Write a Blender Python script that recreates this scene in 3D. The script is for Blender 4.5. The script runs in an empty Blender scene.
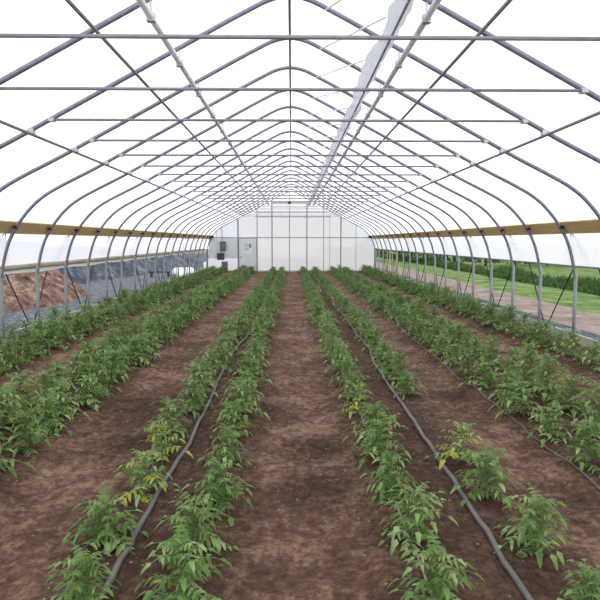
import bpy, math, random
from mathutils import Vector, noise
C = bpy.context.scene.collection
SC = bpy.context.scene
PI = math.pi
random.seed(7)

# ------------------------------------------------------------------ camera
cam = bpy.data.cameras.new('camera')
cam.lens = 542.5 / 600 * 36
cam.sensor_width = 36
cam.shift_x = 0.5 / 600
cam.shift_y = -8.5 / 600
cam.clip_end = 600
camo = bpy.data.objects.new('camera', cam)
C.objects.link(camo)
camo.location = (0.018, 0, 1.665)
camo.rotation_euler = (math.radians(90 - 5.30), 0, math.radians(-0.84))
SC.camera = camo

# ------------------------------------------------------------------ sky, exposure
W = bpy.data.worlds.new('overcast_sky')
SC.world = W
W.use_nodes = True
bgn = W.node_tree.nodes['Background']
bgn.inputs['Color'].default_value = (0.965, 0.98, 1.0, 1)
bgn.inputs['Strength'].default_value = 1.25
SC.view_settings.view_transform = 'Standard'
SC.view_settings.look = 'None'
SC.view_settings.gamma = 1
SC.view_settings.use_curve_mapping = False
SC.view_settings.exposure = 0.42

# ------------------------------------------------------------------ materials
def mat(name):
    m = bpy.data.materials.new(name)
    m.use_nodes = True
    return m, m.node_tree.nodes, m.node_tree.links, m.node_tree.nodes['Principled BSDF']

def simple(name, col, rough=0.6, metal=0.0, var=0.12, scale=9.0, bump=0.0):
    m, n, l, p = mat(name)
    tc = n.new('ShaderNodeTexCoord')
    nz = n.new('ShaderNodeTexNoise'); nz.inputs['Scale'].default_value = scale; nz.inputs['Detail'].default_value = 5
    l.new(tc.outputs['Object'], nz.inputs['Vector'])
    r = n.new('ShaderNodeValToRGB')
    r.color_ramp.elements[0].position = 0.3; r.color_ramp.elements[1].position = 0.7
    r.color_ramp.elements[0].color = tuple(c * (1 - var) for c in col) + (1,)
    r.color_ramp.elements[1].color = tuple(min(1, c * (1 + var)) for c in col) + (1,)
    l.new(nz.outputs['Fac'], r.inputs['Fac']); l.new(r.outputs['Color'], p.inputs['Base Color'])
    p.inputs['Roughness'].default_value = rough; p.inputs['Metallic'].default_value = metal
    if bump:
        b = n.new('ShaderNodeBump'); b.inputs['Strength'].default_value = bump; b.inputs['Distance'].default_value = 0.02
        l.new(nz.outputs['Fac'], b.inputs['Height']); l.new(b.outputs['Normal'], p.inputs['Normal'])
    return m

def film(name, transp, col, rib=0.0, tcol=(1, 1, 1), d=0.25):
    """translucent sheet: part of the light goes straight through, the rest is scattered"""
    m, n, l, p = mat(name)
    out = n['Material Output']
    t = n.new('ShaderNodeBsdfTransparent'); t.inputs['Color'].default_value = tcol + (1,)
    s = n.new('ShaderNodeBsdfTranslucent'); s.inputs['Color'].default_value = col + (1,)
    dn = n.new('ShaderNodeBsdfDiffuse'); dn.inputs['Color'].default_value = col + (1,)
    m1 = n.new('ShaderNodeMixShader'); m1.inputs[0].default_value = d
    l.new(s.outputs[0], m1.inputs[1]); l.new(dn.outputs[0], m1.inputs[2])
    m2 = n.new('ShaderNodeMixShader'); m2.inputs[0].default_value = transp
    l.new(m1.outputs[0], m2.inputs[1]); l.new(t.outputs[0], m2.inputs[2])
    l.new(m2.outputs[0], out.inputs['Surface'])
    tc = n.new('ShaderNodeTexCoord')
    if rib:
        w = n.new('ShaderNodeTexWave'); w.inputs['Scale'].default_value = rib; w.bands_direction = 'X'
        l.new(tc.outputs['Object'], w.inputs['Vector'])
        r = n.new('ShaderNodeMapRange'); r.inputs['To Min'].default_value = transp * 0.6; r.inputs['To Max'].default_value = transp * 1.3
        l.new(w.outputs['Fac'], r.inputs['Value']); l.new(r.outputs['Result'], m2.inputs[0])
    else:
        z = n.new('ShaderNodeTexNoise'); z.inputs['Scale'].default_value = 0.8
        l.new(tc.outputs['Object'], z.inputs['Vector'])
        r = n.new('ShaderNodeMapRange'); r.inputs['To Min'].default_value = transp * 0.85; r.inputs['To Max'].default_value = transp * 1.15
        l.new(z.outputs['Fac'], r.inputs['Value']); l.new(r.outputs['Result'], m2.inputs[0])
    return m

M_pipe = simple('galvanised_pipe', (0.25, 0.24, 0.31), 0.42, 0.4, 0.15, 14)
M_tie = simple('tie_pipe', (0.27, 0.26, 0.31), 0.42, 0.35, 0.12, 14)
M_post = simple('post_pipe', (0.36, 0.38, 0.40), 0.5, 0.3, 0.1, 10)
M_bright = simple('bright_steel', (0.85, 0.85, 0.9), 0.4, 0.15, 0.12, 10)
M_clamp = simple('clamp_steel', (0.55, 0.55, 0.6), 0.4, 0.4)
M_dark = simple('dark_plastic', (0.02, 0.02, 0.025), 0.6)
M_cord = simple('black_cord', (0.015, 0.014, 0.018), 0.8)
M_hose = simple('grey_hose', (0.12, 0.115, 0.11), 0.5, 0, 0.15, 5)
M_drip = simple('drip_line', (0.2, 0.19, 0.18), 0.6)
M_box = simple('grey_box', (0.13, 0.14, 0.17), 0.6)
M_box2 = simple('dark_box', (0.05, 0.055, 0.075), 0.6)
M_paper = simple('paper', (0.85, 0.86, 0.9), 0.8, 0, 0.02)
M_ink = simple('ink', (0.25, 0.25, 0.33), 0.8)
M_door = simple('door_paint', (0.72, 0.745, 0.77), 0.5, 0, 0.04, 3)
M_panel = simple('panel_paint', (0.72, 0.735, 0.74), 0.6, 0, 0.05, 3)
M_frame = simple('wall_frame', (0.27, 0.27, 0.31), 0.5, 0.2)
M_frame2 = simple('wall_frame_pale', (0.42, 0.42, 0.47), 0.5, 0.2)
M_wrap = film('crumpled_plastic', 0.25, (0.75, 0.76, 0.82))
M_white = simple('white_sheet', (0.8, 0.81, 0.84), 0.6, 0, 0.05, 2)
M_roll = simple('dusty_roll', (0.42, 0.35, 0.28), 0.8, 0, 0.2, 3)
M_base = simple('pale_board', (0.45, 0.44, 0.40), 0.8, 0, 0.2, 6)
M_stake = simple('yellow_green_wood', (0.5, 0.52, 0.22), 0.8)
M_film = film('roof_film', 0.60, (0.95, 0.95, 0.96))
M_curt = film('curtain_film', 0.12, (0.93, 0.94, 0.985), d=0.08)
M_poly = film('ribbed_polycarbonate', 0.07, (0.75, 0.755, 0.765), rib=5.5, tcol=(0.95, 0.95, 0.96), d=.12)
M_top = film('clear_gable_sheet', 0.45, (0.93, 0.925, 0.93), d=.1)
M_gable = film('gable_film', 0.10, (0.72, 0.76, 0.82), d=.12)

def wood():
    m, n, l, p = mat('pine_board')
    tc = n.new('ShaderNodeTexCoord'); mp = n.new('ShaderNodeMapping'); mp.inputs['Scale'].default_value = (20, 0.8, 20)
    nz = n.new('ShaderNodeTexNoise'); nz.inputs['Scale'].default_value = 2; nz.inputs['Detail'].default_value = 6
    l.new(tc.outputs['Object'], mp.inputs['Vector']); l.new(mp.outputs['Vector'], nz.inputs['Vector'])
    r = n.new('ShaderNodeValToRGB')
    r.color_ramp.elements[0].color = (0.42, 0.27, 0.12, 1); r.color_ramp.elements[1].color = (0.66, 0.46, 0.24, 1)
    l.new(nz.outputs['Fac'], r.inputs['Fac']); l.new(r.outputs['Color'], p.inputs['Base Color'])
    p.inputs['Roughness'].default_value = 0.75
    return m
M_wood = wood()

def soil_mat():
    m, n, l, p = mat('garden_soil')
    tc = n.new('ShaderNodeTexCoord')
    def nz(s, d=6, rough=0.6):
        x = n.new('ShaderNodeTexNoise'); x.inputs['Scale'].default_value = s; x.inputs['Detail'].default_value = d; x.inputs['Roughness'].default_value = rough
        l.new(tc.outputs['Object'], x.inputs['Vector']); return x
    a = nz(1.7, 9, 0.72); b = nz(17, 6, 0.75); c = nz(0.55, 3)
    mx = n.new('ShaderNodeMath'); mx.operation = 'MULTIPLY_ADD'; mx.inputs[1].default_value = 0.5
    l.new(a.outputs['Fac'], mx.inputs[0])
    hb = n.new('ShaderNodeMath'); hb.operation = 'MULTIPLY'; hb.inputs[1].default_value = 0.5
    l.new(b.outputs['Fac'], hb.inputs[0]); l.new(hb.outputs[0], mx.inputs[2])
    r = n.new('ShaderNodeValToRGB'); e = r.color_ramp.elements
    e[0].position = 0.36; e[0].color = (0.036, 0.021, 0.015, 1)
    e[1].position = 0.63; e[1].color = (0.36, 0.24, 0.185, 1)
    k = e.new(0.49); k.color = (0.125, 0.075, 0.056, 1)
    l.new(mx.outputs[0], r.inputs['Fac'])
    # wet patches left by the watering
    cur = None
    for (px, py, rad) in [(-1.35, 5.3, 0.55), (-1.25, 4.3, 0.35), (1.75, 5.6, 0.30), (-0.68, 4.6, 0.28), (-0.68, 6.4, 0.28), (0.95, 4.6, 0.3), (2.5, 5.6, 0.4), (0.25, 4.2, 0.25), (2.3, 7.5, 0.5), (-2.25, 4.6, 0.4), (-0.7, 8.5, .35), (.2, 3.5, .3)]:
        vd = n.new('ShaderNodeVectorMath'); vd.operation = 'DISTANCE'; vd.inputs[1].default_value = (px, py, 0)
        l.new(tc.outputs['Object'], vd.inputs[0])
        mr = n.new('ShaderNodeMapRange'); mr.inputs['From Min'].default_value = 0; mr.inputs['From Max'].default_value = rad * 1.5
        mr.inputs['To Min'].default_value = 1; mr.inputs['To Max'].default_value = 0
        l.new(vd.outputs['Value'], mr.inputs['Value'])
        if cur is None: cur = mr.outputs['Result']
        else:
            mm = n.new('ShaderNodeMath'); mm.operation = 'MAXIMUM'; l.new(cur, mm.inputs[0]); l.new(mr.outputs['Result'], mm.inputs[1]); cur = mm.outputs[0]
    sp = n.new('ShaderNodeSeparateXYZ'); l.new(tc.outputs['Object'], sp.inputs[0])
    for (bx, bw, amt) in [(-.7, .52, .6), (.95, .55, .6), (2.4, .5, .6), (-2.25, .45, .55), (-3.8, .5, .5), (3.86, .4, .5)]:   # planted beds coloured darker than the paths, fading out at their edges
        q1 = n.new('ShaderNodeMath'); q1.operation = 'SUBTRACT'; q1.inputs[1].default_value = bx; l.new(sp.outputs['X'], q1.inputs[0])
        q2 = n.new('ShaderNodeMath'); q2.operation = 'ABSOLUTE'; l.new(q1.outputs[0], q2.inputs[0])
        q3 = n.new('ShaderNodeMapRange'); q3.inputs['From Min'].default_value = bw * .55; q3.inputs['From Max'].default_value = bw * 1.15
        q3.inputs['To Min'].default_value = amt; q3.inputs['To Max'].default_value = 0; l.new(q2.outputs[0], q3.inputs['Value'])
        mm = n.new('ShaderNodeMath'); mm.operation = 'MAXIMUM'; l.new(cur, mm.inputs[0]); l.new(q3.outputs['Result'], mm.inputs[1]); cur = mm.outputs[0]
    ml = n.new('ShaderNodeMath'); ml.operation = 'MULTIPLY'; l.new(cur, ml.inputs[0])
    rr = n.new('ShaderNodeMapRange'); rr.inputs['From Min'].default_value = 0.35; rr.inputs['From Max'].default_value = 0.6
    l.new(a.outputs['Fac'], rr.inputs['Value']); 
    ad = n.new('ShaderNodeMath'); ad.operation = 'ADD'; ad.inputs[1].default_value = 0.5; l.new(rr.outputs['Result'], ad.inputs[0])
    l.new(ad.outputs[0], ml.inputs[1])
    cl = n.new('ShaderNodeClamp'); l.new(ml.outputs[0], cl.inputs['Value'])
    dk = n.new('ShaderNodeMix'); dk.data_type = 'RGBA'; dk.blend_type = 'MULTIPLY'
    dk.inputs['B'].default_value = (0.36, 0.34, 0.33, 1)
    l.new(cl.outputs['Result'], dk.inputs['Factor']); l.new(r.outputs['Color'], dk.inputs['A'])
    # redder / greyer drift
    hue = n.new('ShaderNodeMix'); hue.data_type = 'RGBA'; hue.blend_type = 'MULTIPLY'; hue.inputs['B'].default_value = (1.08, 0.95, 0.9, 1)
    l.new(c.outputs['Fac'], hue.inputs['Factor']); l.new(dk.outputs['Result'], hue.inputs['A'])
    # pale pebbles
    v = n.new('ShaderNodeTexVoronoi'); v.inputs['Scale'].default_value = 17; l.new(tc.outputs['Object'], v.inputs['Vector'])
    lt = n.new('ShaderNodeMath'); lt.operation = 'LESS_THAN'; lt.inputs[1].default_value = 0.13; l.new(v.outputs['Distance'], lt.inputs[0])
    sx = n.new('ShaderNodeSeparateColor'); l.new(v.outputs['Color'], sx.inputs[0])
    gt = n.new('ShaderNodeMath'); gt.operation = 'GREATER_THAN'; gt.inputs[1].default_value = 0.72; l.new(sx.outputs[0], gt.inputs[0])
    pm = n.new('ShaderNodeMath'); pm.operation = 'MULTIPLY'; l.new(lt.outputs[0], pm.inputs[0]); l.new(gt.outputs[0], pm.inputs[1])
    pb = n.new('ShaderNodeMix'); pb.data_type = 'RGBA'; pb.inputs['B'].default_value = (0.30, 0.24, 0.20, 1)
    l.new(pm.outputs[0], pb.inputs['Factor']); l.new(hue.outputs['Result'], pb.inputs['A'])
    l.new(pb.outputs['Result'], p.inputs['Base Color'])
    p.inputs['Roughness'].default_value = 0.95; p.inputs['Specular IOR Level'].default_value = 0.15
    bp = n.new('ShaderNodeBump'); bp.inputs['Strength'].default_value = 0.9; bp.inputs['Distance'].default_value = 0.07
    l.new(mx.outputs[0], bp.inputs['Height']); l.new(bp.outputs['Normal'], p.inputs['Normal'])
    return m
M_soil = soil_mat()

def ground_mat(name, c0, c1, c2, scale, rough=0.95, bump=0.6):
    m, n, l, p = mat(name)
    tc = n.new('ShaderNodeTexCoord')
    a = n.new('ShaderNodeTexNoise'); a.inputs['Scale'].default_value = scale; a.inputs['Detail'].default_value = 8; a.inputs['Roughness'].default_value = 0.7
    l.new(tc.outputs['Object'], a.inputs['Vector'])
    r = n.new('ShaderNodeValToRGB'); e = r.color_ramp.elements
    e[0].position = 0.34; e[0].color = c0 + (1,); e[1].position = 0.66; e[1].color = c2 + (1,)
    k = e.new(0.5); k.color = c1 + (1,)
    l.new(a.outputs['Fac'], r.inputs['Fac']); l.new(r.outputs['Color'], p.inputs['Base Color'])
    p.inputs['Roughness'].default_value = rough; p.inputs['Specular IOR Level'].default_value = 0.15
    b = n.new('ShaderNodeBump'); b.inputs['Strength'].default_value = bump; b.inputs['Distance'].default_value = 0.06
    l.new(a.outputs['Fac'], b.inputs['Height']); l.new(b.outputs['Normal'], p.inputs['Normal'])
    return m
M_gravel = ground_mat('blue_grey_gravel', (0.05, 0.058, 0.075), (0.13, 0.142, 0.17), (0.32, 0.33, 0.36), 7.0)
M_bank = ground_mat('slate_bank', (0.035, 0.045, 0.065), (0.085, 0.10, 0.13), (0.24, 0.26, 0.30), 1.9)
M_track = ground_mat('dirt_track', (0.18, 0.135, 0.11), (0.27, 0.215, 0.185), (0.38, 0.32, 0.28), 1.6)
M_lawn = ground_mat('lawn', (0.055, 0.105, 0.03), (0.12, 0.20, 0.055), (0.27, 0.31, 0.10), 1.3, bump=0.3)
M_mound = ground_mat('red_brown_earth', (0.05, 0.032, 0.026), (0.21, 0.125, 0.098), (0.46, 0.35, 0.29), 3.2)

def leaf_mat(name, c0, c1, c2, trans=0.3, rnd=0.5):
    m, n, l, p = mat(name)
    out = n['Material Output']
    oi = n.new('ShaderNodeObjectInfo'); tc = n.new('ShaderNodeTexCoord')
    nz = n.new('ShaderNodeTexNoise'); nz.inputs['Scale'].default_value = 9; nz.inputs['Detail'].default_value = 3
    l.new(tc.outputs['Object'], nz.inputs['Vector'])
    mm = n.new('ShaderNodeMath'); mm.operation = 'MULTIPLY_ADD'; mm.inputs[1].default_value = 0.25 * rnd
    l.new(oi.outputs['Random'], mm.inputs[0])
    l.new(nz.outputs['Fac'], mm.inputs[2])
    r = n.new('ShaderNodeValToRGB'); e = r.color_ramp.elements
    e[0].position = 0.38; e[0].color = c0 + (1,); e[1].position = 0.75; e[1].color = c2 + (1,)
    k = e.new(0.56); k.color = c1 + (1,)
    l.new(mm.outputs[0], r.inputs['Fac']); l.new(r.outputs['Color'], p.inputs['Base Color'])
    p.inputs['Roughness'].default_value = 0.5; p.inputs['Specular IOR Level'].default_value = 0.35
    t = n.new('ShaderNodeBsdfTranslucent'); l.new(r.outputs['Color'], t.inputs['Color'])
    mx = n.new('ShaderNodeMixShader'); mx.inputs[0].default_value = trans
    l.new(p.outputs[0], mx.inputs[1]); l.new(t.outputs[0], mx.inputs[2]); l.new(mx.outputs[0], out.inputs['Surface'])
    return m
M_leaf = leaf_mat('tomato_leaf', (0.075, 0.150, 0.030), (0.150, 0.270, 0.062), (0.36, 0.47, 0.20))
M_yleaf = leaf_mat('yellow_leaf', (0.22, 0.30, 0.03), (0.36, 0.42, 0.05), (0.50, 0.48, 0.10))
M_stem = simple('green_stem', (0.16, 0.22, 0.09), 0.6)
M_tree = leaf_mat('tree_leaf', (0.018, 0.045, 0.018), (0.035, 0.08, 0.028), (0.07, 0.13, 0.045), 0.2)
M_bark = simple('bark', (0.09, 0.07, 0.055), 0.9)
M_grass = leaf_mat('long_grass', (0.035, 0.085, 0.02), (0.065, 0.14, 0.035), (0.15, 0.23, 0.07), 0.25)

# ------------------------------------------------------------------ mesh helpers
class MB:
    def __init__(s): s.v = []; s.f = []; s.mi = []
    def face(s, pts, mi=0):
        b = len(s.v); s.v += [tuple(p) for p in pts]; s.f.append(tuple(range(b, b + len(pts)))); s.mi.append(mi)
    def box(s, x0, x1, y0, y1, z0, z1, mi=0):
        b = len(s.v)
        s.v += [(x0, y0, z0), (x1, y0, z0), (x1, y1, z0), (x0, y1, z0), (x0, y0, z1), (x1, y0, z1), (x1, y1, z1), (x0, y1, z1)]
        for q in ((0, 3, 2, 1), (4, 5, 6, 7), (0, 1, 5, 4), (1, 2, 6, 5), (2, 3, 7, 6), (3, 0, 4, 7)):
            s.f.append(tuple(b + i for i in q)); s.mi.append(mi)
    def tube(s, pts, r, n=8, mi=0, cap=True):
        pts = [Vector(p) for p in pts]
        rr = r if isinstance(r, (list, tuple)) else [r] * len(pts)
        b = len(s.v)
        t0 = (pts[1] - pts[0]).normalized()
        u = t0.orthogonal().normalized()
        for i, p in enumerate(pts):
            t = (pts[min(i + 1, len(pts) - 1)] - pts[max(i - 1, 0)]).normalized()
            u = (u - t * u.dot(t)).normalized(); w = t.cross(u)
            for k in range(n):
                a = 2 * PI * k / n
                s.v.append(tuple(p + (u * math.cos(a) + w * math.sin(a)) * rr[i]))
        for i in range(len(pts) - 1):
            for k in range(n):
                k2 = (k + 1) % n
                s.f.append((b + i * n + k, b + i * n + k2, b + (i + 1) * n + k2, b + (i + 1) * n + k)); s.mi.append(mi)
        if cap:
            s.f.append(tuple(b + k for k in reversed(range(n)))); s.mi.append(mi)
            e = b + (len(pts) - 1) * n
            s.f.append(tuple(e + k for k in range(n))); s.mi.append(mi)
    def mesh(s, name, mats, smooth=False):
        me = bpy.data.meshes.new(name)
        me.from_pydata(s.v, [], s.f)
        for m in (mats if isinstance(mats, (list, tuple)) else [mats]): me.materials.append(m)
        me.polygons.foreach_set('material_index', s.mi)
        me.polygons.foreach_set('use_smooth', [smooth] * len(s.f))
        me.update()
        return me
    def build(s, name, mats, parent=None, smooth=False, loc=None):
        o = bpy.data.objects.new(name, s.mesh(name, mats, smooth)); C.objects.link(o)
        if parent: o.parent = parent
        if loc: o.location = loc
        return o

def tag(o, label=None, cat=None, group=None, kind=None):
    if label: o['label'] = label
    if cat: o['category'] = cat
    if group: o['group'] = group
    if kind: o['kind'] = kind
    return o
def empty(name, loc=(0, 0, 0)):
    o = bpy.data.objects.new(name, None); o.empty_display_size = 0.1; C.objects.link(o); o.location = loc
    return o
def copy_tree(o, parent=None):
    c = o.copy(); C.objects.link(c)
    if parent: c.parent = parent
    for ch in [x for x in o.children]: copy_tree(ch, c)
    return c
ORD = ['nearest', 'second', 'third', 'fourth', 'fifth', 'sixth', 'seventh', 'eighth', 'ninth', 'tenth', 'eleventh', 'twelfth', 'thirteenth', 'fourteenth', 'fifteenth', 'sixteenth', 'seventeenth', 'eighteenth', 'nineteenth', 'twentieth', 'twenty-first', 'twenty-second', 'twenty-third', 'twenty-fourth']

# ------------------------------------------------------------------ greenhouse dimensions
S = 1.22
def D(i): return 6.15 + S * i
I0, I1 = -2, 19
YB = D(I1) + 0.06          # far end wall
Y0 = -1.2                  # near end of the house
PROF = [(4.56, 1.05), (4.53, 1.2), (4.48, 1.42), (4.40, 1.66), (4.28, 1.88), (4.14, 2.07), (3.96, 2.26), (3.74, 2.42), (3.44, 2.58), (3.0, 2.80), (2.0, 3.335), (1.0, 3.87), (0.62, 4.073), (0.42, 4.175), (0.27, 4.25), (0.13, 4.295), (0.0, 4.31)]
def smooth(P):
    o = []
    for i in range(len(P) - 1):
        p0 = P[max(0, i - 1)]; p1 = P[i]; p2 = P[i + 1]; p3 = P[min(len(P) - 1, i + 2)]
        if i == len(P) - 2: p3 = (-P[i][0], P[i][1])
        n = 3 if abs(p1[0] - p2[0]) < .8 else 1
        for q in range(n):
            t = q / n
            o.append(tuple(.5 * ((2 * b) + (-a + c) * t + (2 * a - 5 * b + 4 * c - d) * t * t + (-a + 3 * b - 3 * c + d) * t ** 3) for a, b, c, d in zip(p0, p1, p2, p3)))
    return o + [P[-1]]
PROF = smooth(PROF)
def full(prof): return [(-x, z) for x, z in prof] + [(x, z) for x, z in reversed(prof[:-1])]
def zprof(x):
    x = abs(x)
    for (x1, z1), (x0, z0) in zip(PROF, PROF[1:]):
        if x0 <= x <= x1: return z0 + (z1 - z0) * (x - x0) / (x1 - x0)
    return 0

# ------------------------------------------------------------------ ground inside
def soil_h(x, y):
    h = 0.020 * noise.noise((x * 1.3, y * 1.1, 0.3)) + 0.022 * noise.noise((x * 4.1, y * 3.3, 3.3)) + 0.022 * noise.noise((x * 9, y * 8, 7.1))
    for c, w in ((-3.75, .55), (-2.25, .5), (-.7, .4), (.95, .5), (2.4, .5), (3.9, .4)):
        h += 0.05 * math.exp(-((x - c) / w) ** 4)
    return h + 0.02
def grid(name, xs, ys, hf, m, parent=None, kind='structure'):
    g = MB(); nx = len(xs)
    for y in ys:
        for x in xs: g.v.append((x, y, hf(x, y)))
    for j in range(len(ys) - 1):
        for i in range(nx - 1):
            a = j * nx + i; g.f.append((a, a + 1, a + nx + 1, a + nx)); g.mi.append(0)
    o = g.build(name, m, parent, True)
    if kind: o['kind'] = kind
    return o
xs = [-4.60 + i * 0.04 for i in range(231)]
ys = [Y0]; 
while ys[-1] < YB: ys.append(ys[-1] + (0.30 if ys[-1] < 1.6 else max(0.035, 0.011 * ys[-1])))
ys[-1] = YB
grid('floor', xs, ys, soil_h, M_soil)

# ------------------------------------------------------------------ ground outside
def strip(name, x0, x1, y0, y1, hf, m, nx, ny):
    return grid(name, [x0 + (x1 - x0) * i / nx for i in range(nx + 1)], [y0 + (y1 - y0) * i / ny for i in range(ny + 1)], hf, m)
strip('gravel_strip', 4.66, 5.55, -3, 120, lambda x, y: -0.02, M_bank, 4, 60)
def tr_h(x, y): return -0.02 + 0.02 * noise.noise((x, y * .4, 1))
strip('dirt_track', 5.55, 7.1, -3, 120, lambda x, y: -0.02 + (0.02 * noise.noise((x, y * .4, 1)) if 5.6 < x < 7 else 0), M_track, 6, 80)
def lawn_h(x, y):
    k = min(1, max(0, (x - 7.1) / 3))
    h = -0.02 + k * 0.06 * noise.noise((x * .3, y * .2, 2))
    k2 = min(1, max(0, (x - 10.5) / 5)); h += k2 * (0.05 + 0.15 * noise.noise((x * .12, y * .09, 5)))
    return h
strip('lawn', 7.1, 110, -3, 150, lawn_h, M_lawn, 70, 70)
strip('gravel_yard', -16, -4.66, -3, 32, lambda x, y: -0.02 + (0.03 * noise.noise((x, y, 4)) if x < -5 else 0), M_gravel, 40, 80)
def bank_h(x, y):                       # the slate-coloured bank, bending in and falling off to the far end
    toe = -8.4 + 3.0 * min(1, max(0, (y - 20) / 18))
    k = min(1, max(0, (toe - x) / 2.0)); k = k * k * (3 - 2 * k)
    top = 1.75 - 1.15 * min(1, max(0, (y - 20) / 20))
    return -0.07 + k * (top + 0.22 * noise.noise((x * .5, y * .45, 8)) + 0.13 * noise.noise((x * 1.7, y * 1.5, 2)))
strip('slate_bank', -18, -4.8, 6, 46, bank_h, M_bank, 70, 160)
strip('tan_field', -60, -4.7, 46, 120, lambda x, y: -0.02, M_track, 6, 6)
strip('gravel_yard_far', -18, -4.66, 32, 46, lambda x, y: -0.03, M_gravel, 6, 10)
strip('rear_ground', -4.66, 4.6, YB + 0.1, 60, lambda x, y: -0.02, M_track, 6, 10)
def mound_h(x, y):
    dx, dy = (x + 8.7) / 2.5, (y - 15.3) / 4.4
    r = math.sqrt(dx * dx + dy * dy)
    return -0.08 + max(0, 1 - r) ** 0.8 * (1.8 + 0.6 * noise.noise((x * .9, y * .9, 1)) + 0.45 * noise.noise((x * 2.6, y * 2.6, 1)) + 0.2 * noise.noise((x * 6, y * 6, 1)))
mo = grid('soil_mound', [-10.7 + i * .12 for i in range(41)], [9 + i * .16 for i in range(76)], mound_h, M_mound, kind=None)
tag(mo, 'heap of red-brown earth on the gravel beyond the left side wall', 'mound')

# ------------------------------------------------------------------ film roof and side curtains
g = MB(); base_ = full([(x, z) for x, z in PROF if z > 1.93]); pr = []
for i_, (x, z) in enumerate(base_):
    a_ = base_[max(0, i_ - 1)]; b_ = base_[min(len(base_) - 1, i_ + 1)]
    dx_, dz_ = b_[0] - a_[0], b_[1] - a_[1]; L_ = math.hypot(dx_, dz_)
    pr.append((x - dz_ / L_ * .062, z + dx_ / L_ * .062))
n_ = len(pr); yy = [Y0 + (YB - Y0) * i / 40 for i in range(41)]
for y in yy:
    for x, z in pr: g.v.append((x, y, z))
for j in range(len(yy) - 1):
    for i in range(n_ - 1):
        a = j * n_ + i; g.f.append((a, a + 1, a + n_ + 1, a + n_)); g.mi.append(0)
tag(g.build('ceiling', M_film, None, True), kind='structure')
for sx, nm in ((-1, 'wall_left'), (1, 'wall_right')):
    g = MB(); P = [(4.435, 1.805), (4.475, 1.68), (4.545, 1.44), (4.60, 1.27)]
    for y in yy:
        for x, z in P: g.v.append((sx * (x + .02), y, z + (0.006 * math.sin(y * 5) if z < 1.3 else 0)))
    for j in range(len(yy) - 1):
        for i in range(3):
            a = j * 4 + i; g.f.append((a, a + 1, a + 5, a + 4)); g.mi.append(0)
    tag(g.build(nm, M_curt, None, True), kind='structure')
    g = MB(); g.box(min(sx * 4.60, sx * 4.645), max(sx * 4.60, sx * 4.645), Y0, YB, -0.03, 0.17)
    tag(g.build('baseboard_left' if sx < 0 else 'baseboard_right', M_base), kind='structure')
    # hip board, tilted along the hoop, outside of it
    g = MB()
    a = Vector((sx * 4.39, 0, 1.775)); b = Vector((sx * 4.285, 0, 1.955)); d = (b - a).normalized(); nn = Vector((sx * abs(d.z), 0, abs(d.x)))
    a0 = a + nn * 0.012 ; b0 = b + nn * 0.012
    for y in (Y0, YB):
        g.v += [tuple(q + Vector((0, y, 0))) for q in (a0, b0, b0 + nn * .038, a0 + nn * .038)]
    for q in ((0, 1, 2, 3), (7, 6, 5, 4), (0, 4, 5, 1), (1, 5, 6, 2), (2, 6, 7, 3), (3, 7, 4, 0)): g.f.append(q); g.mi.append(0)
    hb = g.build('hip_board', M_wood)
    sd = 'left' if sx < 0 else 'right'
    tag(hb, 'long pine board running along the %s side wall outside the hoops' % sd, 'board')
    g = MB(); g.box(sx * 4.28 - .12, sx * 4.28 + .12, YB - .16, YB - .06, 1.82, 1.97)
    g.tube([(sx * 4.28, YB - .2, 1.90), (sx * 4.28, YB - .1, 1.90)], .05, 10)
    tag(g.build('end_bracket', M_dark, hb), 'black bracket at the far end of the board')
    # roll-up bar under the curtain
    g = MB()
    if sx < 0:
        N = 80
        g.tube([(-4.67, Y0 + (YB - Y0) * i / N, 1.225) for i in range(N + 1)], [.052 + .008 * noise.noise((i * .9, 0, 0)) for i in range(N + 1)], 10)
        rb = g.build('roll_up_bar', M_roll, None, True)
        tag(rb, 'dusty tan rolled curtain bar along the left side wall', 'curtain bar')
        g = MB()
        for i in range(N):
            y0 = Y0 + (YB - Y0) * i / N; y1 = Y0 + (YB - Y0) * (i + 1) / N
            g.face([(-4.675, y0, 1.18), (-4.675, y1, 1.18), (-4.665, y1, 1.115 + .012 * math.sin(i + 1.)), (-4.665, y0, 1.115 + .012 * math.sin(i * 1.))])
        tag(g.build('film_flap', M_white, rb), 'white strip of film hanging below the bar')
    else:
        g.tube([(4.65, Y0, 1.265), (4.65, YB, 1.265)], .022, 8)
        tag(g.build('roll_up_bar', M_post, None, True), 'thin grey roll-up bar under the right side curtain', 'curtain bar')

# ------------------------------------------------------------------ hoops
def rotprof(): return [(x, 0, z) for x, z in full(PROF)]
g = MB(); g.tube(rotprof(), 0.0255, 10, cap=False)
root = g.build('greenhouse_hoop', M_pipe, None, True)
g = MB(); g.tube([(-2.60, -.045, 2.985), (2.60, -.045, 2.985)], .0145, 8)
g.build('collar_tie', M_tie, root, True)
for s in (-1, 1):
    g = MB(); g.box(min(s * 2.63, s * 2.57), max(s * 2.63, s * 2.57), -.062, .01, 2.967, 3.004)
    tag(g.build('tie_bracket', M_clamp, root), 'pale steel bracket')
    g = MB(); x = 2.84; z = zprof(x)
    g.box(min(s * (x - .03), s * (x + .03)), max(s * (x - .03), s * (x + .03)), -.03, .03, z - .045, z + .015)
    tag(g.build('purlin_clamp', M_clamp, root), 'pale steel clamp')
    g = MB(); g.tube([(s * 4.565, 0, -.03), (s * 4.565, 0, .6), (s * 4.558, 0, 1.10), (s * 4.535, 0, 1.22)], .0285, 10)
    tag(g.build('ground_post', M_post, root, True), 'pale grey lower post')
    g = MB(); g.box(min(s * 4.32, s * 4.26), max(s * 4.32, s * 4.26), -.03, .03, 1.86, 1.91)
    tag(g.build('board_clamp', M_dark, root), 'dark clamp at the hip board')
idxs = list(range(I0, I1 + 1))
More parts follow.
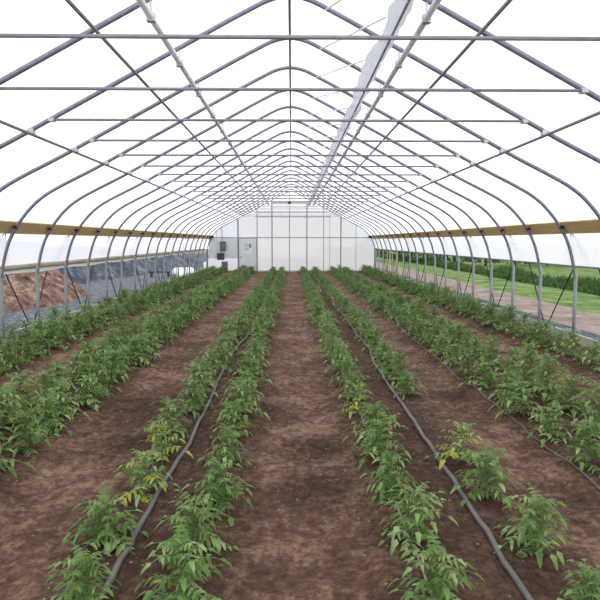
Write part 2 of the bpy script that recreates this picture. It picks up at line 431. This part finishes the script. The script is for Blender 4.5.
for j, i in enumerate(idxs):
    o = root if j == 0 else copy_tree(root)
    o.location = (0, D(i), 0)
    k = len(idxs) - 1 - j
    pos = ('nearest to the camera' if j == 0 else ORD[j] + ' from the front') if j < 11 else ('against the far end wall' if k == 0 else ORD[k] .replace('nearest', 'first') + ' in front of the end wall hoop' if False else (ORD[k + 0] if k > 0 else '') + ' from the far end wall')
    tag(o, 'grey steel hoop arching over the beds, ' + pos, 'hoop', 'steel hoops of the greenhouse frame')

# purlins
def pipe(name, pts, r, m, label, cat, group=None):
    g = MB(); g.tube(pts, r, 8); return tag(g.build(name, m, None, True), label, cat, group)
pipe('ridge_purlin', [(0, Y0, 4.262), (0, YB, 4.262)], .016, M_tie, 'straight steel pipe running under the ridge down the middle', 'purlin')
for s, sd in ((-1, 'left'), (1, 'right')):
    pipe('purlin', [(s * 2.84, Y0, zprof(2.84) - .05), (s * 2.84, YB, zprof(2.84) - .05)], .018, M_tie, 'thin steel purlin running under the hoops, outermost on the %s slope' % sd, 'purlin')
    pipe('purlin', [(s * 1.66, Y0, zprof(1.66) - .05), (s * 1.66, YB, zprof(1.66) - .05)], .017, M_tie, 'thin dark purlin on the %s slope between silver track and outer purlin' % sd, 'purlin')
    # silver track with hangers
    x = 1.2; z = 3.60
    tr = pipe('support_track', [(s * x, Y0, z), (s * x, YB - .1, z)], .030, M_bright, 'bright silver pipe track hung under the %s roof slope' % sd, 'track')
    for i in idxs:
        g = MB(); g.box(s * x - .008, s * x + .008, D(i) - .01, D(i) + .01, z, zprof(x) + .0)
        g.box(s * x - .036, s * x + .036, D(i) - .03, D(i) + .03, z - .036, z + .036)
        tag(g.build('hanger', M_clamp, tr), 'pale steel hanger')
g = MB()       # crumpled plastic lying along the right hand track
N = 420; ring = 10; st = len(g.v)
for j in range(N + 1):
    y = Y0 + (YB - .3 - Y0) * j / N
    cx = 0.93 + .035 * noise.noise((y * .9, 3, 0)); cz = 3.62 + .035 * noise.noise((y * .7, 0, 5)) - .02 * abs(math.sin(PI * (y - D(0)) / S))
    for k in range(ring):
        a = 2 * PI * k / ring
        r = .075 + .06 * noise.noise((math.cos(a) * 1.3, math.sin(a) * 1.3, y * 4.0))
        g.v.append((cx + r * math.cos(a), y, cz + r * math.sin(a) * 1.1))
for j in range(N):
    for k in range(ring):
        k2 = (k + 1) % ring
        g.f.append((j * ring + k, j * ring + k2, (j + 1) * ring + k2, (j + 1) * ring + k)); g.mi.append(0)
tag(g.build('rolled_plastic', M_wrap, None, False), 'crumpled clear plastic rolled up beside the silver track on the right slope', 'plastic roll')
pipe('support_wire', [(0.93, Y0, 3.52), (0.93, YB - .1, 3.52)], .012, M_tie, 'thin dark rail under the crumpled plastic roll', 'rail')
bi = 0
for i in range(0, 14):
    pipe('wind_brace', [(0.39, D(i) - .03, zprof(.39) - .035), (0.95, D(i) - 1.5 * S, zprof(.95) - .04)], .010, M_bright,
         'slim pale brace from ridge to right track, %s from the front' % ORD[i], 'brace', 'slim braces right of the ridge')

# zigzag cords along both sides
for s, sd in ((-1, 'left'), (1, 'right')):
    pts = []
    i = -3
    while D(i) < YB - .3:
        pts.append((s * 4.69, D(i), 0.06) if (i % 2) else (s * 4.72 if True else 0, D(i), 1.30)); i += 1
    # top ends reach the hip board outside the curtain
    q = []
    for a in pts:
        if a[2] > 1: q += [(s * 4.72, a[1] - .30, 1.33), (s * 4.44, a[1], 1.82), (s * 4.72, a[1] + .30, 1.33)]
        else: q.append(a)
    g = MB(); g.tube(q, .0115, 6)
    tag(g.build('lacing_cord', M_cord), 'black cord laced in zigzags down the outside of the %s wall' % sd, 'cord')

# ------------------------------------------------------------------ far end wall
wb = empty('wall_back', (0, YB, 0)); wb['kind'] = 'structure'
def poly_panel(x0, x1, z0, z1, m, name='polycarbonate_panel', y=.03):
    """vertical sheet clipped by the hoop"""
    n = max(2, int((x1 - x0) / .15)); g = MB()
    for i in range(n):
        a = x0 + (x1 - x0) * i / n; b = x0 + (x1 - x0) * (i + 1) / n
        def top(x):
            if abs(x) > 4.3 and z1 < 1.9: return z1
            return min(z1, zprof(x) + .02)
        ta, tb = top(a), top(b)
        if ta <= z0 and tb <= z0: continue
        g.face([(a, y, z0), (b, y, z0), (b, y, max(z0, tb)), (a, y, max(z0, ta))])
    return g.build(name, m, wb)
bays = [-4.55, -2.87, -1.83, -1.03, -0.09, 0.85, 1.75, 2.68, 3.5, 4.55]
for a, b in zip(bays, bays[1:]):
    if a == -4.55: pass
    elif a == -2.87: pass
    else: poly_panel(a, b, 0.02, 1.84, M_poly)
    low = 1.84
    if a == -4.55 or b == 4.55:
        # curved corner piece
        lim = 4.28
        poly_panel(max(a, -lim), min(b, lim), low, 9, M_gable, 'gable_panel')
    else:
        poly_panel(a, b, low, 2.96, M_poly)
        poly_panel(a, b, 2.96, 9, M_top, 'gable_panel')
poly_panel(-4.55, -2.87, 0.02, 0.74, M_poly)
# studs
for x, r, m in ((-2.86, .035, M_frame), (-1.83, .022, M_frame), (-1.03, .03, M_frame), (-.09, .02, M_frame), (.85, .028, M_frame), (1.75, .022, M_frame2), (2.08, .012, M_frame2), (2.68, .030, M_frame), (3.5, .013, M_frame2), (-4.52, .03, M_pipe), (4.52, .03, M_pipe), (-4.0, .012, M_frame2), (-3.78, .012, M_frame2)):
    g = MB(); zt = zprof(x) - .03 if abs(x) < 4.5 else 1.2
    if abs(x) in (1.03, .85): zt = 3.74
    g.box(x - r, x + r, -.03, .02, 0, zt) if abs(x + 3.89) > .2 else g.box(x - r, x + r, -.005, .02, 1.85, zt)
    g.build('stud', m, wb)
for x0, x1, z, r, m in ((-4.3, 4.3, 1.855, .022, M_frame), (-1.9, 2.1, 2.96, .014, M_frame2), (-1.03, .85, 3.72, .025, M_frame), (-1.03, .85, 3.45, .012, M_frame2), (-1.95, 1.95, 3.2, .012, M_frame2), (-4.5, 4.5, .04, .05, M_base)):
    g = MB(); g.box(x0, x1, -.032, .018, z - r, z + r); g.build('rail', m, wb)
g = MB(); g.box(-.17, .0, -.09, -.034, 3.67, 3.76); g.tube([(-.085, -.12, 3.70), (-.085, -.09, 3.70)], .04, 10)
tag(g.build('track_stop', M_dark, wb), 'small dark fitting on the top rail')
# painted sheet panel beside the door
g = MB(); g.box(-4.45, -2.90, -.02, .03, 0.76, 1.83); tag(g.build('painted_panel', M_panel, wb), 'opaque pale grey panel')

dr = empty('door_1', (-2.34, YB - .02, 0)); dr['kind'] = 'structure'
g = MB(); g.box(-.46, .46, -.025, .02, .05, 1.80); g.build('door_leaf', M_door, dr)
g = MB(); g.box(-.49, -.462, -.03, .03, .03, 1.83); g.box(.462, .49, -.03, .03, .03, 1.83); g.box(-.462, .462, -.03, .03, 1.802, 1.83); g.build('door_frame', M_frame, dr)
g = MB(); g.box(-.44, -.37, -.04, -.025, .78, .86); g.tube([(-.41, -.07, .82), (-.30, -.07, .82)], .012, 8); g.tube([(-.41, -.03, .82), (-.41, -.08, .82)], .012, 8)
g.build('door_handle', M_frame2, dr)
g = MB(); g.box(-2.60, -2.12, YB - .052, YB - .047, 1.02, 1.62, 0)
pn = g.build('paper_notice', [M_paper]); tag(pn, 'white paper notice on the grey door in the end wall', 'notice')
g = MB()
for k in range(5): g.box(-2.54, -2.30 + .03 * (k % 2), YB - .055, YB - .0525, 1.52 - k * .09, 1.55 - k * .09)
g.box(-2.26, -2.16, YB - .055, YB - .0525, 1.3, 1.56)
tag(g.build('print', M_ink, pn), 'faint blue-grey printed lines')

# electrics on the left of the end wall
def cbox(name, x0, x1, z0, z1, dep, m, label, cat, knob=True):
    r = empty(name, ((x0 + x1) / 2, YB - .04, z0)); w = (x1 - x0) / 2; h = z1 - z0
    g = MB(); g.box(-w, w, -dep, 0, 0, h); g.build('housing', m, r)
    g = MB(); g.box(-w * .86, w * .86, -dep - .012, -dep, h * .06, h * .94); g.build('cover', m, r)
    g = MB(); g.box(w * .5, w * .7, -dep - .03, -dep - .012, h * .45, h * .55); g.build('latch', M_frame2, r)
    return tag(r, label, cat)
cbox('control_box', -3.82, -3.52, 1.16, 1.66, .14, M_box, 'grey control box on the end wall, upper of the two', 'control box')
cbox('control_box', -3.98, -3.60, .66, 1.02, .16, M_box2, 'dark square control box on the end wall, lower of the two', 'control box')
cbox('heater_cabinet', -3.72, -3.42, 0.04, .58, .30, M_box, 'dark grey floor cabinet under the control boxes by the end wall', 'cabinet')
g = MB(); g.tube([(-3.70, YB - .07, 1.66), (-3.70, YB - .07, 2.2), (-3.70, YB - .07, 2.44)], .014, 6); g.tube([(-3.78, YB - .07, 1.16), (-3.78, YB - .07, 1.02)], .014, 6)
tag(g.build('power_cable', M_dark, None, True), 'dark cable running up from the upper control box', 'cable')

# stake frame outside the far right corner
g = MB(); g.tube([(4.95, 27.2, -.05), (4.95, 27.2, 1.25)], .035, 6); g.tube([(4.95, 25.4, -.05), (4.95, 25.4, 1.22)], .035, 6)
g.tube([(4.95, 25.2, 1.1), (4.95, 27.4, 1.12)], .03, 6)
tag(g.build('stake_frame', M_stake), 'yellow-green post and rail frame outside the far right corner', 'frame')

# white plastic bundle outside on the left
def bundle(x, y, sx, sy, sz, seed):
    g = MB(); n, m = 14, 8
    for j in range(m + 1):
        ph = PI / 2 * j / m
        for i in range(n):
            a = 2 * PI * i / n; r = 1 + .22 * noise.noise((math.cos(a) * 1.6 + seed, math.sin(a) * 1.6, ph * 1.6))
            g.v.append((x + sx * r * math.cos(a) * math.cos(ph) ** .6, y + sy * r * math.sin(a) * math.cos(ph) ** .6, -.04 + sz * r * math.sin(ph)))
    for j in range(m):
        for i in range(n):
            i2 = (i + 1) % n; g.f.append((j * n + i, j * n + i2, (j + 1) * n + i2, (j + 1) * n + i)); g.mi.append(0)
    return g
tag(bundle(-5.3, 27.2, .36, 1.2, .26, 1).build('plastic_bundle', M_white, None, True), 'white plastic bundle on the gravel outside the far left corner, nearer one', 'bundle')
tag(bundle(-5.9, 29.6, .62, 1.6, .27, 5).build('plastic_bundle', M_white, None, True), 'white plastic bundle outside, further one behind the far left corner', 'bundle')
tag(bundle(-3.9, 31.6, 1.3, .8, .62, 9).build('plastic_bundle', M_white, None, True), 'white plastic heap seen through the end wall left of the door', 'bundle')
g = MB(); g.box(-6.7, -5.6, 25.4, 25.6, .20, .26); g.box(-6.6, -6.5, 25.42, 25.58, -.04, .2); g.box(-5.8, -5.7, 25.42, 25.58, -.04, .2)
tag(g.build('plank', M_box2), 'dark plank on two blocks in the gravel yard by the bundles', 'plank')

# ------------------------------------------------------------------ hoses
def lay(name, pts, r, m, label, cat='hose', lift=0.0):
    P = []
    for (x0, y0), (x1, y1) in zip(pts, pts[1:]):
        k = max(2, int((y1 - y0) / .12))
        for q in range(k):
            t = q / k; y = y0 + (y1 - y0) * t; x = x0 + (x1 - x0) * t + .012 * noise.noise((y * 1.3, x0, 0))
            P.append((x, y, soil_h(x, y) + r * .9 + lift))
    g = MB(); g.tube(P, r, 8); return tag(g.build(name, m, None, True), label, cat)
lay('irrigation_hose', [(-.9, 1.0), (-.84, 2.3), (-.82, 3.46), (-.79, 4.19), (-.80, 5.5), (-.86, 7.5), (-.70, 9.2), (-.72, 14), (-.68, 20), (-.7, 28.6)], .016, M_hose, 'grey irrigation hose lying between the two plant lines left of middle')
lay('irrigation_hose', [(1.0, 1.0), (1.07, 2.3), (1.09, 3.43), (1.09, 4.38), (1.10, 5.4), (1.10, 6.2), (1.09, 6.9), (1.17, 7.9), (1.13, 9.5), (1.16, 11.5), (1.05, 13), (1.17, 15), (1.27, 18), (1.1, 20.3), (.98, 28.6)], .016, M_hose, 'grey irrigation hose winding between the two plant lines right of middle')
lay('drip_line', [(2.02, 1.2), (2.03, 4.7), (2.0, 6.3), (2.02, 9), (2.1, 28.6)], .0075, M_hose, 'thin grey drip line along the foot of the third line right of middle', 'drip line')
lay('drip_line', [(-.52, 1.2), (-.5, 6), (-.52, 12), (-.5, 28.6)], .007, M_drip, 'thin pale drip line under the plants left of the middle path', 'drip line')
lay('drip_line', [(.66, 1.2), (.64, 6), (.68, 12), (.66, 28.6)], .007, M_drip, 'thin pale drip line under the plants right of the middle path', 'drip line')
lay('drip_line', [(-2.22, 1.2), (-2.25, 8), (-2.2, 28.6)], .007, M_drip, 'thin pale drip line in the wide bed left of the left path', 'drip line')

# ------------------------------------------------------------------ tomato plants
def leaflet(g, o, d, up, ln, w, mi):
    """serrated, folded and drooping leaflet"""
    side = d.cross(up).normalized(); up = side.cross(d).normalized()
    T = (0, .22, .45, .70, 1.0); Wd = (.0, 1.0, .62, .55, 0)
    mid = []; lf = []; rt = []
    for t, ww in zip(T, Wd):
        p = o + d * (ln * t) - Vector((0, 0, 1)) * (ln * .35 * t * t)
        mid.append(p)
        off = side * (w * ww) + up * (w * ww * .28) + d * (ln * .06 * (ww > 0))
        off2 = -side * (w * ww) + up * (w * ww * .28) + d * (ln * .06 * (ww > 0))
        lf.append(p + off); rt.append(p + off2)
    b = len(g.v)
    g.v += [tuple(p) for p in mid] + [tuple(p) for p in lf[1:4]] + [tuple(p) for p in rt[1:4]]
    L = lambda i: b + 5 + i - 1
    R = lambda i: b + 8 + i - 1
    for q in ((b, b + 1, L(1)), (b + 1, b + 2, L(2), L(1)), (b + 2, b + 3, L(3), L(2)), (b + 3, b + 4, L(3)),
              (b, R(1), b + 1), (b + 1, R(1), R(2), b + 2), (b + 2, R(2), R(3), b + 3), (b + 3, R(3), b + 4)):
        g.f.append(q); g.mi.append(mi)
def comp_leaf(g, sg, o, az, el, ln, rng, ymat, pairs=3):
    pts = [o]; a = az; e = el; seg = 6
    for i in range(seg):
        d = Vector((math.cos(a) * math.cos(e), math.sin(a) * math.cos(e), math.sin(e)))
        pts.append(pts[-1] + d * (ln / seg)); e -= rng.uniform(.14, .30); a += rng.uniform(-.08, .08)
    sg.tube(pts, [.0035 - .0004 * i for i in range(seg + 1)], 4, cap=False)
    mi = 1 if rng.random() < ymat else 0
    for k in range(pairs):
        i = 1 + k; i = min(i, seg - 1)
        p = pts[i]; t = (pts[i + 1] - pts[i]).normalized()
        s = t.cross(Vector((0, 0, 1))).normalized(); up = s.cross(t)
        for sg_ in (-1, 1):
            dd = (t * rng.uniform(.3, .6) + s * sg_ + up * rng.uniform(-.25, .15)).normalized()
            l = ln * rng.uniform(.22, .33)
            leaflet(g, p, dd, up, l, l * .24, mi)
    t = (pts[-1] - pts[-2]).normalized(); s = t.cross(Vector((0, 0, 1))).normalized()
    leaflet(g, pts[-1] - t * .005, t, s.cross(t), ln * .36, ln * .10, mi)
def make_plant(seed, h, nleaf, size, ymat=0.0, tilt=.03):
    rng = random.Random(seed); g = MB(); sg = MB()
    N = 7; P = []
    tx, ty = rng.uniform(-tilt, tilt), rng.uniform(-tilt, tilt)
    for i in range(N + 1):
        t = i / N; P.append(Vector((tx * t + .012 * math.sin(t * 5 + seed), ty * t, -.02 + (h + .02) * t)))
    sg.tube(P, [.007 - .0005 * i for i in range(N + 1)], 6)
    for i in range(nleaf):
        t = .12 + .88 * (i / (nleaf - 1)) ** .9
        k = min(N - 1, int(t * N)); f = t * N - k; o = P[k].lerp(P[k + 1], f)
        az = i * 2.4 + rng.uniform(-.5, .5)
        el = .25 + .75 * t + rng.uniform(-.15, .25)
        ln = size * (1.08 - .55 * t) * rng.uniform(.85, 1.15)
        comp_leaf(g, sg, o, az, el, ln, rng, ymat, 4)
    return g, sg
SPEC = [(1, .25, 30, .205), (2, .28, 32, .195), (3, .22, 28, .21), (4, .26, 31, .195), (5, .30, 34, .20), (6, .24, 29, .20), (7, .27, 32, .21)]
protos = []; raw = []
def proto(sp, ymat=0.0):
    g, sg = make_plant(*sp, ymat=ymat)
    o = empty('tomato_plant'); g.build('foliage', [M_leaf, M_yleaf], o); st = sg.build('stem', M_stem, o, True)
    raw.append((g, sg)); return o
for sp in SPEC: protos.append(proto(sp))
yel = [proto((21, .22, 22, .20), .25), proto((22, .24, 21, .20), .2)]
used = set()
LINES = [  # x, start, name, size
    (-4.05, 6.3, 'nearest the left wall', 1.08), (-3.56, 6.0, 'second from the left wall', 1.08),
    (-2.46, 3.6, 'third from the left wall', 1.18), (-2.06, 3.1, 'along the left path', 1.18),
    (-.93, 2.2, 'left of the left hose', 1.0), (-.47, 2.1, 'left of the middle path', 1.0),
    (.62, 2.1, 'right of the middle path', 1.05), (1.24, 2.0, 'right of the right hose', 1.0),
    (2.15, 3.0, 'along the right path', 1.1), (2.62, 4.2, 'second from the right wall', 1.15), (3.86, 6.4, 'nearest the right wall', 1.25)]
allp = []
rng = random.Random(3)
for li, (x, y0, nm, sz) in enumerate(LINES):
    y = y0 + rng.uniform(0, .15); k = 0
    while y < 29.0:
        step = .40 if li in (0, 1, 2, 3, 10) else .53
        skip = (li == 7 and 4.25 < y < 4.95) or (li == 5 and 3.5 < y < 3.7)
        if not skip:
            px = x + rng.uniform(-.05, .05); s = sz * rng.uniform(.86, 1.14)
            if y > 8: s *= 1.08
            if y > 13: s *= 1.12
            pass
            allp.append((y, px, li, k, s)); k += 1
        y += step * rng.uniform(.85, 1.15)
order = sorted(allp, key=lambda q: q[0] - q[4] * .1)
ind = set(id(q) for q in order[:300]); far = [q for q in order[300:]]
lastk = {}
nyel = {(4, 2), (4, 3), (7, 3), (6, 5)}
for q in allp:
    if id(q) not in ind: continue
    y, px, li, k, s = q
    r = rng.randrange(len(protos)); ys_ = (li, k) in nyel
    src = yel[k % 2] if ys_ else protos[r]
    if src.name in used: o = copy_tree(src)
    else: o = src; used.add(src.name)
    o.location = (px, y, soil_h(px, y)); o.rotation_euler = (0, 0, rng.uniform(0, 2 * PI)); o.scale = (s, s, s * rng.uniform(.9, 1.12) * (.86 if y > 13 else 1))
    nm = LINES[li][2]; grp = 'tomato plants in the line ' + nm
    if ys_ : lab = '%s plant in the line %s, some leaves yellow' % (ORD[k], nm)
    elif k < 24: lab = '%s tomato plant from the front in the line %s' % (ORD[k], nm)
    else: lab = 'green tomato plant midway down the line ' + nm
    if k >= 24: grp += ', middle stretch'
    tag(o, lab, 'plant', grp)
for p_ in protos + yel:
    if p_.name not in used:
        for c_ in list(p_.children): bpy.data.objects.remove(c_)
        bpy.data.objects.remove(p_)
g = MB()
for (y, px, li, k, s) in far:
    a, b = raw[rng.randrange(len(SPEC))]
    th = rng.uniform(0, 2 * PI); c_, s_ = math.cos(th) * s, math.sin(th) * s; z0 = soil_h(px, y)
    for src, off in ((a, 0), (b, 2)):
        base = len(g.v)
        g.v += [(px + vx * c_ - vy * s_, y + vx * s_ + vy * c_, z0 + vz * s * .74) for vx, vy, vz in src.v]
        g.f += [tuple(base + i for i in f) for f in src.f]; g.mi += [m_ + off for m_ in src.mi]
tag(g.build('tomato_plant', [M_leaf, M_yleaf, M_stem]), 'far ends of all the green tomato lines, merging in front of the end wall', 'plants', kind='stuff')

# ------------------------------------------------------------------ rough grass and trees beyond the right side
g = MB(); rg = random.Random(11)
for k in range(21000):
    if k < 21000:
        y = 6 + 50 * rg.random() ** 1.2; x = 9.5 + 1.6 * rg.random() + .35 * noise.noise((y * .4, 0, 0)); h = .42 * (.75 + .9 * noise.noise((x, y * .35, 0))) * rg.uniform(.5, 1.2)
    else:
        y = 6 + 70 * rg.random(); x = 11.3 + 24 * rg.random(); h = .2 * rg.uniform(.4, 1.2)
    a = rg.uniform(0, 2 * PI); w = .03 + .0008 * y
    z = lawn_h(x, y) - .02; dx, dy = math.cos(a) * w, math.sin(a) * w; lx, ly = rg.uniform(-.5, .5) * h, rg.uniform(-.5, .5) * h
    g.face([(x - dx, y - dy, z), (x + dx, y + dy, z), (x + lx, y + ly, z + h)])
tag(g.build('long_grass', M_grass), 'long rough green grass growing beyond the dirt track', 'grass', kind='stuff')
def tree(x, y, h, w, seed, label):
    r = random.Random(seed); o = empty('tree', (x, y, 0)); z0 = lawn_h(x, y) - .1 if x > 7 else -.1
    g = MB(); g.tube([(0, 0, z0), (.05 * h, 0, h * .35), (0, .03 * h, h * .7)], [.05 * h, .035 * h, .015 * h], 7); g.build('trunk', M_bark, o, True)
    g = MB()
    for k in range(900):
        a = r.uniform(0, 2 * PI); t = r.random(); zz = h * (.12 + .88 * t); rad = w * math.sin(PI * min(1, t * .9 + .12)) ** .6 * (0.6 + .4 * r.random()) * (1 + .35 * noise.noise((math.cos(a) * 1.5, math.sin(a) * 1.5, t * 3 + seed)))
        p = Vector((rad * math.cos(a), rad * math.sin(a), zz)); s = h * r.uniform(.035, .07)
        u = Vector((r.gauss(0, 1), r.gauss(0, 1), r.gauss(0, 1))).normalized(); v = u.orthogonal().normalized()
        g.face([p - u * s, p + v * s * .6, p + u * s, p - v * s * .6])
    g.build('crown', M_tree, o)
    tag(o, label, 'tree', 'trees beyond the grass')
TR = [(8.6, 58, 2.4, 1.9), (10.4, 53, 2.6, 1.9), (12.0, 49, 2.3, 1.8), (13.8, 46, 2.6, 2.0), (15.8, 44, 2.2, 1.8), (17.8, 43, 2.0, 1.9), (19.9, 42, 1.9, 1.9), (22.0, 41, 2.0, 1.9), (24.2, 41, 1.9, 2.0), (26.4, 40, 2.0, 2.0), (28.6, 40, 2.0, 2.0)]
for i, (x, y, h, w) in enumerate([(a * .84, b * .84, c * .78, d) for a, b, c, d in TR]):
    tree(x, y, h, w, 40 + i, '%s dark green bushy tree from the left in the line beyond the grass' % ORD[i].replace('nearest', 'first'))
